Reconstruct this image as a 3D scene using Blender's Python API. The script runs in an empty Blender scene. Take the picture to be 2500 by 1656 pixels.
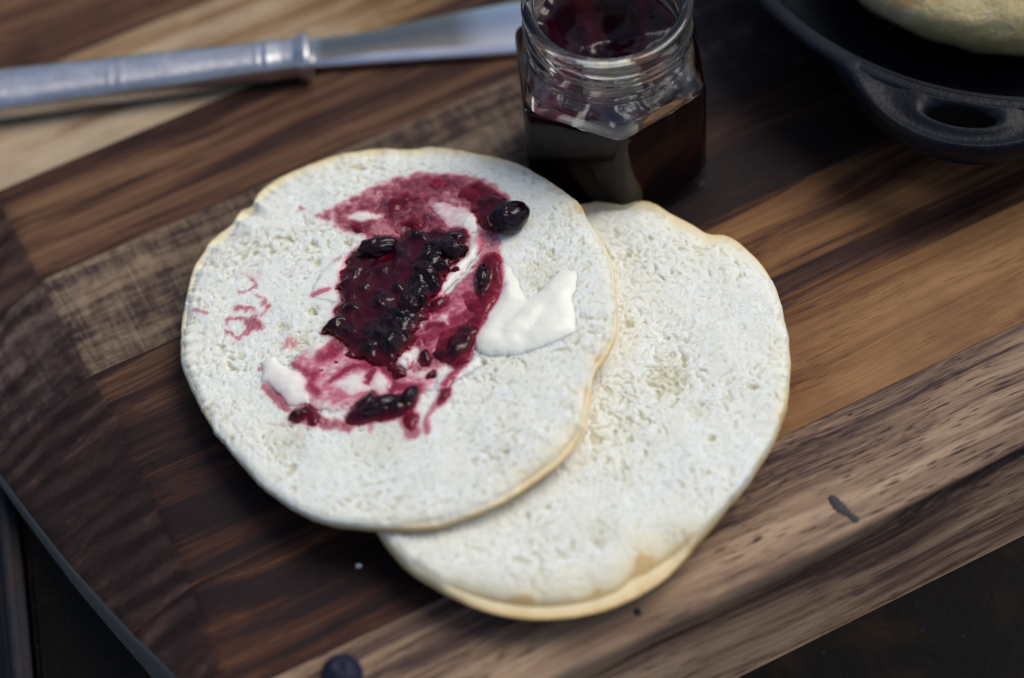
import bpy, math, random
import numpy as np
from math import radians, sin, cos, pi, tan
random.seed(7)
S = 0.001                      # everything below is written in millimetres
scene = bpy.context.scene
col = scene.collection

# ------------------------------------------------------------------ camera
TH, FPX, RO, DIST = radians(55), 6285.0, radians(6), 600.0
C0 = np.array([0, -DIST*cos(TH), DIST*sin(TH)])
FW = np.array([0, cos(TH), -sin(TH)])
_r = np.array([1, 0, 0.]); _u = np.array([0, sin(TH), cos(TH)])
RT = _r*cos(RO) - _u*sin(RO)
UP = _u*cos(RO) + _r*sin(RO)
def at(x, y, z=0.0):
    """photo pixel (2500 wide) -> point in mm on the horizontal plane z"""
    d = FW*FPX + RT*(x-1250) - UP*(y-828)
    return C0 + d*((z-C0[2])/d[2])
def at_plane(x, y, p0, n):
    d = FW*FPX + RT*(x-1250) - UP*(y-828)
    return C0 + d*(np.dot(p0-C0, n)/np.dot(d, n))
from mathutils import Matrix, Vector
cd = bpy.data.cameras.new('camera'); cam = bpy.data.objects.new('camera', cd); col.objects.link(cam)
M = Matrix(((RT[0], UP[0], -FW[0], C0[0]*S), (RT[1], UP[1], -FW[1], C0[1]*S), (RT[2], UP[2], -FW[2], C0[2]*S), (0, 0, 0, 1)))
cam.matrix_world = M
cd.sensor_width = 36; cd.lens = FPX/2500*36
cd.clip_start = 0.02; cd.clip_end = 200
FP = at(1020, 640, 19)
cd.dof.use_dof = True
cd.dof.focus_distance = float(np.dot(FP-C0, FW))*S
cd.dof.aperture_fstop = 4.4
cd.dof.aperture_blades = 7
scene.camera = cam

# ------------------------------------------------------------------ sky, sun, exposure
SUN_EL, SUN_AZ = 60, 66            # azimuth measured from +Y towards +X: light comes from behind right
w = bpy.data.worlds.new('World'); scene.world = w; w.use_nodes = True
nt = w.node_tree; nt.nodes.clear()
sk = nt.nodes.new('ShaderNodeTexSky'); sk.sky_type = 'NISHITA'; sk.sun_disc = False
sk.sun_elevation = radians(SUN_EL); sk.sun_rotation = radians(SUN_AZ); sk.dust_density = 3.0; sk.air_density = 1.0; sk.ozone_density = 1.0
bg = nt.nodes.new('ShaderNodeBackground'); bg.inputs[1].default_value = 0.115
wo = nt.nodes.new('ShaderNodeOutputWorld')
nt.links.new(sk.outputs[0], bg.inputs[0]); nt.links.new(bg.outputs[0], wo.inputs[0])
sl = bpy.data.lights.new('sun', 'SUN'); sl.energy = 1.55; sl.angle = radians(34); sl.color = (1, 0.975, 0.89)
so = bpy.data.objects.new('sun', sl); col.objects.link(so)
L = Vector((sin(radians(SUN_AZ))*cos(radians(SUN_EL)), cos(radians(SUN_AZ))*cos(radians(SUN_EL)), sin(radians(SUN_EL))))
so.rotation_euler = L.to_track_quat('Z', 'Y').to_euler(); so.location = L*2
scene.view_settings.view_transform = 'Standard'; scene.view_settings.look = 'None'
scene.view_settings.exposure = 0.0; scene.view_settings.gamma = 1
scene.render.engine = 'CYCLES'
scene.cycles.max_bounces = 14; scene.cycles.transmission_bounces = 12; scene.cycles.glossy_bounces = 6
scene.cycles.caustics_reflective = False

# ------------------------------------------------------------------ helpers
def tag(o, label=None, cat=None, group=None, kind=None):
    if label: o['label'] = label
    if cat: o['category'] = cat
    if group: o['group'] = group
    if kind: o['kind'] = kind
    return o
def empty(name, loc=(0, 0, 0), rz=0):
    o = bpy.data.objects.new(name, None); col.objects.link(o)
    o.empty_display_size = 0.01
    o.location = Vector(loc)*S; o.rotation_euler = (0, 0, rz); return o
def mesh(name, V, F, mat, parent=None, smooth=True, attrs=None, loc=None):
    me = bpy.data.meshes.new(name)
    V = np.asarray(V, float)*S
    if isinstance(F, np.ndarray):
        F = F.tolist()
    me.from_pydata(V.tolist(), [], F); me.update()
    if smooth: me.polygons.foreach_set('use_smooth', [True]*len(me.polygons))
    if attrs:
        for k, a in attrs.items():
            at_ = me.attributes.new(k, 'FLOAT', 'POINT'); at_.data.foreach_set('value', np.asarray(a, np.float32).ravel())
    me.materials.append(mat)
    o = bpy.data.objects.new(name, me); col.objects.link(o)
    if parent: o.parent = parent
    if loc is not None: o.location = Vector([float(a) for a in loc])*S
    return o
def gridfaces(nu, nv, wrap=False, flip=False):
    """faces of a (nu rows, nv columns) grid; wrap joins the last column to the first"""
    i, j = np.meshgrid(np.arange(nu-1), np.arange(nv if wrap else nv-1), indexing='ij')
    j2 = (j+1) % nv
    f = np.stack([i*nv+j, i*nv+j2, (i+1)*nv+j2, (i+1)*nv+j], -1).reshape(-1, 4)
    return f[:, ::-1] if flip else f
# numpy gradient noise
_rs = np.random.RandomState(3)
_P = _rs.permutation(512); _P = np.concatenate([_P, _P])
_G = _rs.rand(512)*2*pi; _GX = np.cos(_G); _GY = np.sin(_G)
def noise2(x, y, seed=0):
    x = np.asarray(x, float)+seed*17.31; y = np.asarray(y, float)+seed*5.77
    xi = np.floor(x).astype(int); yi = np.floor(y).astype(int); xf = x-xi; yf = y-yi
    u = xf*xf*xf*(xf*(xf*6-15)+10); v = yf*yf*yf*(yf*(yf*6-15)+10)
    def g(a, b, dx, dy):
        h = _P[(_P[a & 511]+b) & 511]; return _GX[h]*dx+_GY[h]*dy
    n00 = g(xi, yi, xf, yf); n10 = g(xi+1, yi, xf-1, yf); n01 = g(xi, yi+1, xf, yf-1); n11 = g(xi+1, yi+1, xf-1, yf-1)
    return 1.45*((n00*(1-u)+n10*u)*(1-v)+(n01*(1-u)+n11*u)*v)
def fbm(x, y, o=3, seed=0):
    s = 0; a = 1; t = 0
    for k in range(o):
        s = s+a*noise2(x*2**k, y*2**k, seed+k*3); t += a; a *= .5
    return s/t*1.3
def sstep(a, b, x):
    t = np.clip((x-a)/(b-a), 0, 1); return t*t*(3-2*t)

# ------------------------------------------------------------------ material helpers
def newmat(name):
    m = bpy.data.materials.new(name); m.use_nodes = True
    t = m.node_tree; b = t.nodes['Principled BSDF']; return m, t, b
class NB:
    """small node-building helper"""
    def __init__(s, t): s.t = t
    def n(s, ty, **kw):
        o = s.t.nodes.new(ty)
        for k, v in kw.items():
            if k.startswith('i_'): o.inputs[k[2:]].default_value = v
            else: setattr(o, k, v)
        return o
    def l(s, a, b): s.t.links.new(a, b)
    def coord(s, scale=(1, 1, 1), off=(0, 0, 0)):
        tc = s.n('ShaderNodeTexCoord'); m = s.n('ShaderNodeMapping')
        m.inputs['Scale'].default_value = [1000*a for a in scale]; m.inputs['Location'].default_value = off
        s.l(tc.outputs['Object'], m.inputs['Vector']); return m.outputs[0]
    def noise(s, vec, scale=1, detail=4, rough=.55, dist=0):
        o = s.n('ShaderNodeTexNoise'); o.inputs['Scale'].default_value = scale; o.inputs['Detail'].default_value = detail
        o.inputs['Roughness'].default_value = rough; o.inputs['Distortion'].default_value = dist
        s.l(vec, o.inputs['Vector']); return o.outputs['Fac']
    def ramp(s, fac, stops, interp='LINEAR'):
        r = s.n('ShaderNodeValToRGB'); r.color_ramp.interpolation = interp; e = r.color_ramp.elements
        while len(e) < len(stops): e.new(.5)
        for k, (p, c) in enumerate(stops):
            e[k].position = p
            e[k].color = (c, c, c, 1) if isinstance(c, (int, float)) else (*c, 1)
        s.l(fac, r.inputs[0]); return r.outputs[0]
    def mix(s, a, b, fac, mode='MIX'):
        m = s.n('ShaderNodeMix', data_type='RGBA', blend_type=mode)
        for src, idx in ((a, 6), (b, 7)):
            if isinstance(src, tuple): m.inputs[idx].default_value = (*src, 1)
            else: s.l(src, m.inputs[idx])
        if isinstance(fac, (int, float)): m.inputs[0].default_value = fac
        else: s.l(fac, m.inputs[0])
        return m.outputs[2]
    def math(s, op, a, b=0.0, c=None):
        m = s.n('ShaderNodeMath', operation=op)
        for src, idx in ((a, 0), (b, 1)) + (((c, 2),) if c is not None else ()):
            if isinstance(src, (int, float)): m.inputs[idx].default_value = src
            else: s.l(src, m.inputs[idx])
        return m.outputs[0]
    def attr(s, name):
        a = s.n('ShaderNodeAttribute', attribute_name=name); return a.outputs['Fac']
    def bump(s, h, strength, dist, prev=None):
        b = s.n('ShaderNodeBump'); b.inputs['Strength'].default_value = strength; b.inputs['Distance'].default_value = dist*S
        s.l(h, b.inputs['Height'])
        if prev is not None: s.l(prev, b.inputs['Normal'])
        return b.outputs[0]

def wood(name, stops, off, streak=1.0, pores=.5, pore_col=(.02, .014, .016), cross=0.0, shift=None, rough=.46, coarse=1.0):
    """solid timber in the board's frame: X runs along the planks"""
    m, t, b = newmat(name); B = NB(t)
    # gentle waviness of the grain
    cw = B.coord((.012, .03, .03), (off*3.1, off, 0))
    wn = B.n('ShaderNodeTexNoise'); wn.inputs['Scale'].default_value = 1; wn.inputs['Detail'].default_value = 2; B.l(cw, wn.inputs['Vector'])
    tc = B.n('ShaderNodeTexCoord')
    sc = B.n('ShaderNodeVectorMath', operation='SCALE'); sc.inputs['Scale'].default_value = 1000; B.l(tc.outputs['Object'], sc.inputs[0])
    wv = B.n('ShaderNodeVectorMath', operation='MULTIPLY_ADD'); B.l(wn.outputs['Color'], wv.inputs[0])
    wv.inputs[1].default_value = (0, 9, 9); B.l(sc.outputs[0], wv.inputs[2])
    def mp(scale, o=(0, 0, 0)):
        q = B.n('ShaderNodeMapping'); q.inputs['Scale'].default_value = scale; q.inputs['Location'].default_value = o; B.l(wv.outputs[0], q.inputs['Vector']); return q.outputs[0]
    s1 = B.noise(mp((.006*coarse, .11*coarse, .11*coarse), (off, off*2.3, 1)), 1, 3, .55, .5)
    s2 = B.noise(mp((.012, .62, .62), (off*1.7, 3, off)), 1, 4, .62, .35)
    s3 = B.noise(mp((.06, 2.9, 2.9), (off, 9, 2)), 1, 4, .7)
    f = B.math('MULTIPLY_ADD', s1, 1.45, -.29)
    f = B.math('ADD', f, B.math('MULTIPLY_ADD', s2, .78*streak, -.39*streak))
    f = B.math('ADD', f, B.math('MULTIPLY_ADD', s3, .62, -.31))
    if cross:
        c1 = B.noise(mp((.34, .035, .05), (off, 5, 1)), 1, 3, .6, 1.2)
        c2 = B.noise(mp((.20, .22, .2), (off, 7, 4)), 1, 4, .65, .6)
        f = B.math('ADD', f, B.math('MULTIPLY_ADD', c1, 1.15*cross, -.57*cross))
        f = B.math('ADD', f, B.math('MULTIPLY_ADD', c2, 1.3*cross, -.65*cross))
    if shift:      # (u0, u1, amount): tone drifts along the plank, the timber's own plus painted pan shadow
        sx = B.n('ShaderNodeSeparateXYZ'); B.l(sc.outputs[0], sx.inputs[0])
        mr = B.n('ShaderNodeMapRange', interpolation_type='SMOOTHSTEP'); B.l(sx.outputs[0], mr.inputs[0])
        mr.inputs[1].default_value = shift[0]; mr.inputs[2].default_value = shift[1]; mr.inputs[3].default_value = shift[3] if len(shift) > 3 else 0; mr.inputs[4].default_value = shift[2]
        f = B.math('ADD', f, mr.outputs[0])
    c = B.ramp(f, stops)
    # pores: short dark dashes
    p1 = B.noise(mp((.16, 2.1, 2.1), (off, 1, 6)), 1, 2, .5)
    p2 = B.noise(mp((.02, .14, .14), (off*2, 1, 6)), 1, 2, .5)
    pf = B.math('MULTIPLY', B.ramp(p1, [(.57, 0.0), (.66, 1.0)]), B.ramp(p2, [(.40, 0.0), (.62, 1.0)]))
    c = B.mix(c, pore_col, B.math('MULTIPLY', pf, pores))
    # faint knife scratches and hand wear
    wr = B.noise(B.coord((.05, .05, .05), (off, 0, 3)), 1, 4, .6)
    c = B.mix(c, B.mix(c, (.75, .72, .78), 1.0, 'MULTIPLY'), B.ramp(wr, [(.45, 0.0), (.7, .8)]))
    # the cut across the end: darker end grain with growth rings, shade painted in
    eg = B.attr('endgrain_shade')
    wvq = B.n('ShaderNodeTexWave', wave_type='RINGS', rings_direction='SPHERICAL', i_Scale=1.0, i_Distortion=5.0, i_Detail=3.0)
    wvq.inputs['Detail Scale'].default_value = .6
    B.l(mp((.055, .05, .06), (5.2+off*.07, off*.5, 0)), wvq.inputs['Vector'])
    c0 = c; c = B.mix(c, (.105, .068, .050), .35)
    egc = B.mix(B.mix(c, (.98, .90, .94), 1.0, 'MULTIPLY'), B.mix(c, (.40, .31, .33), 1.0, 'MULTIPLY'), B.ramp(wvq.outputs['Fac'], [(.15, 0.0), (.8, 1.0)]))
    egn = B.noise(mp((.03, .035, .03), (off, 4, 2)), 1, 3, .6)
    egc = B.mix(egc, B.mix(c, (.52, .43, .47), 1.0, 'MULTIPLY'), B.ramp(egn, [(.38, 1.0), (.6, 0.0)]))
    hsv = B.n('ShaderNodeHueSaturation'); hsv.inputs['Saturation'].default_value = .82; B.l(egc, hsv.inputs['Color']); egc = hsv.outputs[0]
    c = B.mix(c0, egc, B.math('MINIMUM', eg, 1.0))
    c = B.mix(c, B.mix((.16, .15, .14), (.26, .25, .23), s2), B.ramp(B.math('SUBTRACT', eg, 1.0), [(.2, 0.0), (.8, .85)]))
    hs2 = B.n('ShaderNodeHueSaturation'); hs2.inputs['Saturation'].default_value = 1.06; hs2.inputs['Hue'].default_value = .494; B.l(c, hs2.inputs['Color']); c = hs2.outputs[0]
    B.l(c, b.inputs['Base Color'])
    rr = B.math('MULTIPLY_ADD', wr, .25, rough-.12); rr = B.math('MULTIPLY_ADD', pf, .2, rr)
    B.l(rr, b.inputs['Roughness'])
    h = B.math('MULTIPLY_ADD', pf, -1.0, B.math('MULTIPLY', s3, .7))
    B.l(B.bump(h, .5, .25), b.inputs['Normal'])
    b.inputs['Specular IOR Level'].default_value = .13
    return m

# colours (linear)
W_PALE = [(.0, (.13, .07, .03)), (.28, (.28, .185, .095)), (.5, (.44, .345, .225)), (1, (.54, .45, .32))]
W_BROWN = [(.05, (.016, .009, .009)), (.3, (.044, .022, .015)), (.5, (.115, .062, .035)), (.8, (.19, .112, .062))]
W_GOLD = [(.05, (.018, .010, .010)), (.28, (.066, .030, .018)), (.48, (.19, .098, .043)), (.85, (.31, .18, .083))]
W_RED = [(.05, (.016, .009, .011)), (.35, (.045, .020, .018)), (.6, (.095, .046, .030)), (.95, (.16, .09, .052))]
W_GREY = [(.05, (.034, .020, .024)), (.24, (.10, .064, .050)), (.42, (.25, .170, .112)), (.75, (.42, .31, .205))]
W_CROSS = [(.05, (.022, .016, .018)), (.3, (.060, .040, .032)), (.52, (.16, .115, .078)), (.85, (.30, .23, .15))]
W_DARK = [(.05, (.012, .008, .008)), (.35, (.030, .020, .016)), (.6, (.065, .040, .028)), (.95, (.12, .075, .045))]

# ------------------------------------------------------------------ setting: ground and the iron table
def rust_mat(name, dark, rust, amt):
    m, t, b = newmat(name); B = NB(t)
    n1 = B.noise(B.coord((.05, .05, .05)), 1, 6, .65, .4); n2 = B.noise(B.coord((.35, .35, .35)), 1, 4, .6)
    c = B.mix(dark, rust, B.math('MULTIPLY', B.ramp(n1, [(.5, 0.0), (.68, 1.0)]), amt))
    c = B.mix(c, (.05, .065, .12), B.ramp(n2, [(.66, 0.0), (.76, .5)]))
    B.l(c, b.inputs['Base Color']); b.inputs['Roughness'].default_value = .7; b.inputs['Specular IOR Level'].default_value = .12
    B.l(B.bump(n1, .6, 1.2, B.bump(n2, .5, .5)), b.inputs['Normal']); return m
mg, t, b = newmat('dark_ground'); b.inputs['Base Color'].default_value = (.012, .011, .010, 1); b.inputs['Roughness'].default_value = .95
g = mesh('ground', [(-4000, -4000, -520), (4000, -4000, -520), (4000, 4000, -520), (-4000, 4000, -520)], [(0, 1, 2, 3)], mg, smooth=False)
tag(g, kind='structure')
iron = empty('iron_table', (0, 0, -24.5))
tag(iron, 'dark rusty iron table top under the wooden board', 'table')
m_rust = rust_mat('rusty_iron', (.009, .0075, .006), (.032, .017, .009), .6)
m_rim = rust_mat('rim_iron', (.022, .022, .028), (.05, .025, .015), .5)
p0 = np.array([-123.8, -19.2]); p1 = np.array([-119.4, -62.3]); dr = (p1-p0)/np.hypot(*(p1-p0)); nr = np.array([dr[1], -dr[0]])  # towards left
if nr[0] > 0: nr = -nr
def slab(name, x0, x1, y0, y1, z0, z1, mat, parent, bev=1.5):
    import bmesh
    bm = bmesh.new(); bmesh.ops.create_cube(bm, size=1)
    for v in bm.verts:
        v.co = Vector(((x0+x1)/2+v.co.x*(x1-x0), (y0+y1)/2+v.co.y*(y1-y0), (z0+z1)/2+v.co.z*(z1-z0)))*S
    bmesh.ops.bevel(bm, geom=bm.edges[:], offset=bev*S, segments=3, affect='EDGES')
    me = bpy.data.meshes.new(name); bm.to_mesh(me); bm.free(); me.materials.append(mat)
    me.polygons.foreach_set('use_smooth', [True]*len(me.polygons))
    o = bpy.data.objects.new(name, me); col.objects.link(o); o.parent = parent; return o
ang = math.atan2(dr[1], dr[0])+pi/2
top = slab('top_plate', 4, 620, -420, 500, -12, 0, m_rust, iron)
rim = slab('rim', -2.6, 2.6, -420, 500, -14, 1.6, m_rim, iron, 1.4)
for o in (top, rim):
    o.rotation_euler = (0, 0, ang); o.location = Vector((p0[0], p0[1], 0))*S
brk = slab('apron', -2.5, 2.5, -418, 498, -80, -12.2, m_rim, iron, 1)
brk.rotation_euler = (0, 0, ang); brk.location = Vector((p0[0], p0[1], 0))*S

# ------------------------------------------------------------------ the board: one thing, its planks its parts
BA = radians(22.1)
ub = np.array([cos(BA), sin(BA)]); vb = np.array([-sin(BA), cos(BA)])
def bw(u, v): return ub*u+vb*v
board = empty('wooden_board', (0, 0, 0), BA)
tag(board, 'long brown striped wooden board with sloping left end under the bread, jar and pan', 'cutting board')
SEAMS = [230, 198, 166, 134.2, 102.1, 71.2, 39.2, 7.6, -24.2, -53.8, -81.8]
ZB = -24.0
def crease(v): return np.interp(v, [-82, -48.6, -21.4, 7.2, 39, 97, 240], [-99.5, -94.8, -92.3, -90.9, -90.5, -91.5, -95])
def uend(v): return np.interp(v, [-82, -70, -60, -50, -35, -25, -13, 3, 20, 38, 80, 240], [-101, -101.5, -101, -101, -104.2, -107, -109.8, -113.3, -116.2, -119, -123, -128])
def plank(v1, v0, mat, last=False):
    nv = 14
    e = .22
    vs = np.concatenate([[v0+.02, v0+e, v0+.6], np.linspace(v0+2, v1-2, nv-6), [v1-.6, v1-e, v1-.02]])
    zt = np.zeros(nv); zt[0] = zt[-1] = -.10; zt[1] = zt[-2] = -.02
    us = np.concatenate([np.linspace(270, -80, 36)])
    rows = []
    bowl = lambda u: 0
    nfront = 0
    cols = [(v, z, 0, 1) for v, z in zip(vs, zt)]
    if last:    # rounded arris, steep face, then a slope outwards
        cols = [(v, z, 0, 1) for v, z in zip(vs[3:], zt[3:])]
        prof = [(v0-9.2, -24), (v0-9.0, -23.2), (v0-6.4, -18), (v0-4.0, -13.4), (v0-2.8, -11.4), (v0-2.2, -10.0), (v0-1.8, -8), (v0-1.5, -5.4), (v0-1.2, -3), (v0-1.05, -1.7), (v0-.8, -.75), (v0-.35, -.2), (v0+.2, 0)]
        cols = [(v, z, 1, 1) for v, z in prof] + cols
    V = []; nc = len(cols)
    def groove(u, v, z):   # hand grip scooped under the top edge
        if not last: return v
        a = sstep(48, 110, u)*9.0
        return v + a*math.exp(-((z+4.4)/2.7)**4)
    for u in us:
        for (v, z, f, _) in cols: V.append((u, groove(u, v, z), z))
    for k in range(5):        # up to and round the crease
        for (v, z, f, _) in cols:
            vc = max(v, v0); c = float(crease(vc)); uu = c+[5, 2, .7, -.3, -1.6][k]; dz = [0, -.05, -.22, -.6, -1.2][k]
            V.append((uu, v, z+dz*(1 if z > -12 else .3) if z > -22 else z))
    for k in range(1, 9):     # the long bevel
        for (v, z, f, _) in cols:
            vc = max(v, v0); c = float(crease(vc))-1.6; e_ = min(float(uend(vc)), c-3); tt = k/8
            zz = -1.2-.52*(c-e_)*tt
            V.append((c+(e_-c)*tt, v, max(min(z, 0)+zz, ZB+.2) if z > -22 else z))
    for dz, du in ((-.9, -.6), (-2.2, -.9), (-6, -.9), (-10, -.7)):
        for (v, z, f, _) in cols:
            vc = max(v, v0); c = float(crease(vc))-1.6; e_ = min(float(uend(vc)), c-3)
            zz = max(-1.2-.52*(c-e_)+dz, ZB) if dz > -9 else ZB
            V.append((e_+du, v, max(zz+min(z, 0)*.3, ZB)))
    nr = len(V)//nc
    F = gridfaces(nr, nc).tolist()
    # underside and the two joint faces
    base = len(V)
    for r in range(nr):
        V.append((V[r*nc][0], V[r*nc][1], ZB)); V.append((V[r*nc+nc-1][0], V[r*nc+nc-1][1], ZB))
    for r in range(nr-1):
        a, b_ = base+2*r, base+2*(r+1)
        F.append((r*nc, (r+1)*nc, b_, a)); F.append((r*nc+nc-1, a+1, b_+1, (r+1)*nc+nc-1)); F.append((a, b_, b_+1, a+1))
    F.append(tuple([base, base+1]+[c for c in range(nc-1, -1, -1)]))
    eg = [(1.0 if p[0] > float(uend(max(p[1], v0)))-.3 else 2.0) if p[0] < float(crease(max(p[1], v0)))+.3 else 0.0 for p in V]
    return mesh('plank', V, F, mat, board, attrs={'endgrain_shade': eg})
specs = [
    (W_DARK, 11, dict(pores=.3)), (W_BROWN, 12, dict(pores=.3)), (W_BROWN, 17, dict(pores=.3, shift=(-60, 40, -.12))),
    (W_PALE, 14, dict(pores=.15, shift=(-12, 40, -.55))),
    (W_BROWN, 21, dict(pores=.35, streak=1.3, shift=(-20, 60, -.15))),
    (W_CROSS, 16, dict(pores=.3, cross=.62, shift=(20, 70, -.42))),  # darker right end: pan's shadow painted into the timber colour
    (W_BROWN, 27, dict(pores=.6, streak=1.2, shift=(0, 80, -.34, -.20))),  # right end deepened in colour for the shadow of the pan
    (W_GOLD, 31, dict(pores=.6, streak=1.0, shift=(-50, 30, -.04, -.20))),
    (W_GOLD, 38, dict(pores=.35, streak=.7, shift=(-50, 15, .24, -.24))),
    (W_GREY, 43, dict(pores=.9, streak=1.2)),
]
MATS = []
for i in range(10):
    st, off, kw = specs[i]
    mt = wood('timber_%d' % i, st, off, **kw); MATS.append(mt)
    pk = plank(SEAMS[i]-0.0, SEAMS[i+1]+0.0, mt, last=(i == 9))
# charred gouge running to the front edge, and a knot
def blob_strip(name, pts, rad, mat, parent, h=.35):
    """low irregular patch following a short path (board frame)"""
    pts = np.array(pts, float); n = 26; na = 16
    s = np.linspace(0, 1, n); d = np.r_[0, np.cumsum(np.hypot(*np.diff(pts, axis=0).T))]; d /= d[-1]
    cx = np.interp(s, d, pts[:, 0]); cy = np.interp(s, d, pts[:, 1]); rr = np.interp(s, d, rad)
    tx = np.gradient(cx); ty = np.gradient(cy); l = np.hypot(tx, ty); nx, ny = -ty/l, tx/l
    V = []
    for i in range(n):
        r = rr[i]*math.sqrt(max(1-(2*s[i]-1)**8, .02))*(1+.15*math.sin(i*1.7))
        for k in range(na):
            a = -1+2*k/(na-1)
            V.append((cx[i]+nx[i]*r*a, cy[i]+ny[i]*r*a, .02+h*(1-a*a)*(1+.3*math.sin(i*2.1+k))))
    return mesh(name, V, gridfaces(n, na), mat, parent)
mc, t, b = newmat('charred_wood'); b.inputs['Base Color'].default_value = (.022, .018, .022, 1); b.inputs['Roughness'].default_value = .6
blob_strip('burn_mark', [(42.3, -72.4), (42.6, -76), (43.6, -79), (44.3, -81.2)], [1.0, 1.4, .7, 1.2], mc, board, .2)
blob_strip('knot', [(-9.8, -77.5), (-8.2, -77.6)], [1.0, 1.0], mc, board, .12)

# ------------------------------------------------------------------ bread
def D(L): return [(x*1.0562, y*1.0562) for x, y in L]         # overview picture -> photo pixels
def smooth_closed(P, n, it=1):
    P = np.array(P, float)
    for _ in range(it):
        Q = np.roll(P, -1, 0); P = np.stack([P*.75+Q*.25, P*.25+Q*.75], 1).reshape(-1, 2)
    return P
def polar(P, c, n):
    """radius of a star-shaped outline about c at n angles"""
    a = np.arctan2(P[:, 1]-c[1], P[:, 0]-c[0]); r = np.hypot(P[:, 0]-c[0], P[:, 1]-c[1])
    o = np.argsort(a); a = a[o]; r = r[o]
    A = np.r_[a-2*pi, a, a+2*pi]; R = np.r_[r, r, r]
    return np.interp(np.linspace(-pi, pi, n, endpoint=False), A, R)

A_FACE = D([(815,351),(880,344),(950,349),(1000,339),(1050,346),(1110,359),(1180,373),(1240,402),(1300,441),(1340,476),(1350,508),(1383,556),(1409,602),(1416,650),(1421,720),(1414,772),(1392,812),(1370,840),(1357,880),(1352,930),(1340,975),(1300,1036),(1230,1090),(1150,1143),(1075,1178),(1000,1200),(900,1210),(800,1205),(755,1200),(712,1183),(662,1158),(602,1113),(552,1053),(508,1000),(474,945),(444,888),(424,835),(423,780),(428,735),(435,700),(441,660),(453,620),(478,580),(492,556),(541,521),(556,491),(586,481),(593,456),(631,421),(690,391),(750,369)])
A_OUT = D([(815,350),(880,343),(950,348),(1000,338),(1050,345),(1110,358),(1180,372),(1240,400),(1300,439),(1342,474),(1354,506),(1388,555),(1415,600),(1423,650),(1429,720),(1425,785),(1402,832),(1378,858),(1366,890),(1366,940),(1354,990),(1316,1052),(1246,1110),(1165,1162),(1083,1198),(1000,1221),(900,1229),(800,1220),(752,1212),(706,1191),(656,1166),(596,1120),(546,1060),(500,1005),(466,950),(436,890),(417,837),(417,780),(422,735),(430,700),(436,660),(448,620),(473,580),(489,555),(539,520),(554,490),(584,480),(591,455),(629,420),(689,390),(749,368)])
B_FACE = D([(1350,472),(1380,464),(1430,464),(1480,462),(1518,472),(1558,502),(1598,522),(1638,547),(1673,543),(1706,563),(1755,613),(1784,663),(1802,722),(1815,800),(1817,870),(1806,938),(1784,998),(1742,1065),(1680,1142),(1615,1210),(1530,1255),(1455,1290),(1420,1325),(1340,1352),(1250,1362),(1180,1358),(1100,1345),(1035,1325),(975,1300),(930,1268),(888,1222),(860,1170),(850,1080),(862,980),(905,850),(980,720),(1080,600),(1200,510),(1280,482)])
B_OUT = D([(1350,471),(1380,463),(1430,463),(1480,461),(1519,471),(1560,501),(1600,520),(1640,545),(1675,541),(1709,560),(1760,610),(1791,660),(1811,720),(1826,800),(1829,870),(1821,942),(1801,1003),(1762,1072),(1702,1152),(1644,1224),(1580,1298),(1510,1362),(1425,1403),(1335,1426),(1250,1434),(1180,1427),(1100,1407),(1030,1378),(970,1343),(918,1300),(872,1240),(846,1175),(842,1080),(855,980),(900,850),(975,720),(1075,600),(1195,510),(1278,481)])
# lower slice lies flat; upper slice leans on it, rising to the right
PB = (np.array([0, 0, 13.0]), np.array([0, 0, 1.0]))
_n = np.array([-.115, .03, 1.0]); _n /= np.linalg.norm(_n)
PA = (np.array([-20, -5, 16.5]), _n)
def zplane(P, x, y):
    p0_, n = P; return p0_[2]-(n[0]*(x-p0_[0])+n[1]*(y-p0_[1]))/n[2]

m_crumb, t, b = newmat('bread_crumb'); Bn = NB(t)
nz = Bn.noise(Bn.coord((.62, .62, .62)), 1, 4, .62, .6); nz2 = Bn.noise(Bn.coord((.12, .12, .12)), 1, 3, .5)
base = Bn.mix((.765, .785, .71), (.875, .895, .86), Bn.ramp(nz, [(.36, 0.0), (.56, 1.0)]))
nzf = Bn.noise(Bn.coord((1.25, 1.25, 1.25)), 1, 2, .55, .8)
base = Bn.mix(base, (.66, .655, .52), Bn.ramp(nzf, [(.52, 0.0), (.68, .9)]))
base = Bn.mix(base, (.81, .815, .71), Bn.ramp(nz2, [(.42, 0.0), (.66, .7)]))
base = Bn.mix(base, (.60, .565, .38), Bn.math('MULTIPLY', Bn.attr('pore'), .9))
edge = Bn.attr('edge')
base = Bn.mix(base, (.80, .69, .44), Bn.ramp(edge, [(.0, 0.0), (.55, .30), (.92, .8), (1, 1.0)]))
base = Bn.mix(base, (.66, .45, .20), Bn.ramp(edge, [(.86, 0.0), (1, .8)]))
st = Bn.attr('stain')
stc = Bn.ramp(st, [(0, (.80, .78, .76)), (.22, (.64, .27, .31)), (.5, (.33, .030, .075)), (.8, (.17, .012, .04)), (1, (.05, .003, .015))])
base = Bn.mix(base, stc, Bn.ramp(st, [(0.02, 0.0), (.3, .9), (1, 1.0)]))
Bn.l(base, b.inputs['Base Color'])
Bn.l(Bn.ramp(st, [(0.1, .85), (.6, .22)]), b.inputs['Roughness'])
b.inputs['Specular IOR Level'].default_value = .3
b.inputs['Subsurface Weight'].default_value = 1.0; b.inputs['Subsurface Radius'].default_value = (1.0, .9, .7); b.inputs['Subsurface Scale'].default_value = .002
Bn.l(Bn.bump(nz, .3, .3, Bn.bump(nzf, -.28, .4)), b.inputs['Normal'])

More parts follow.
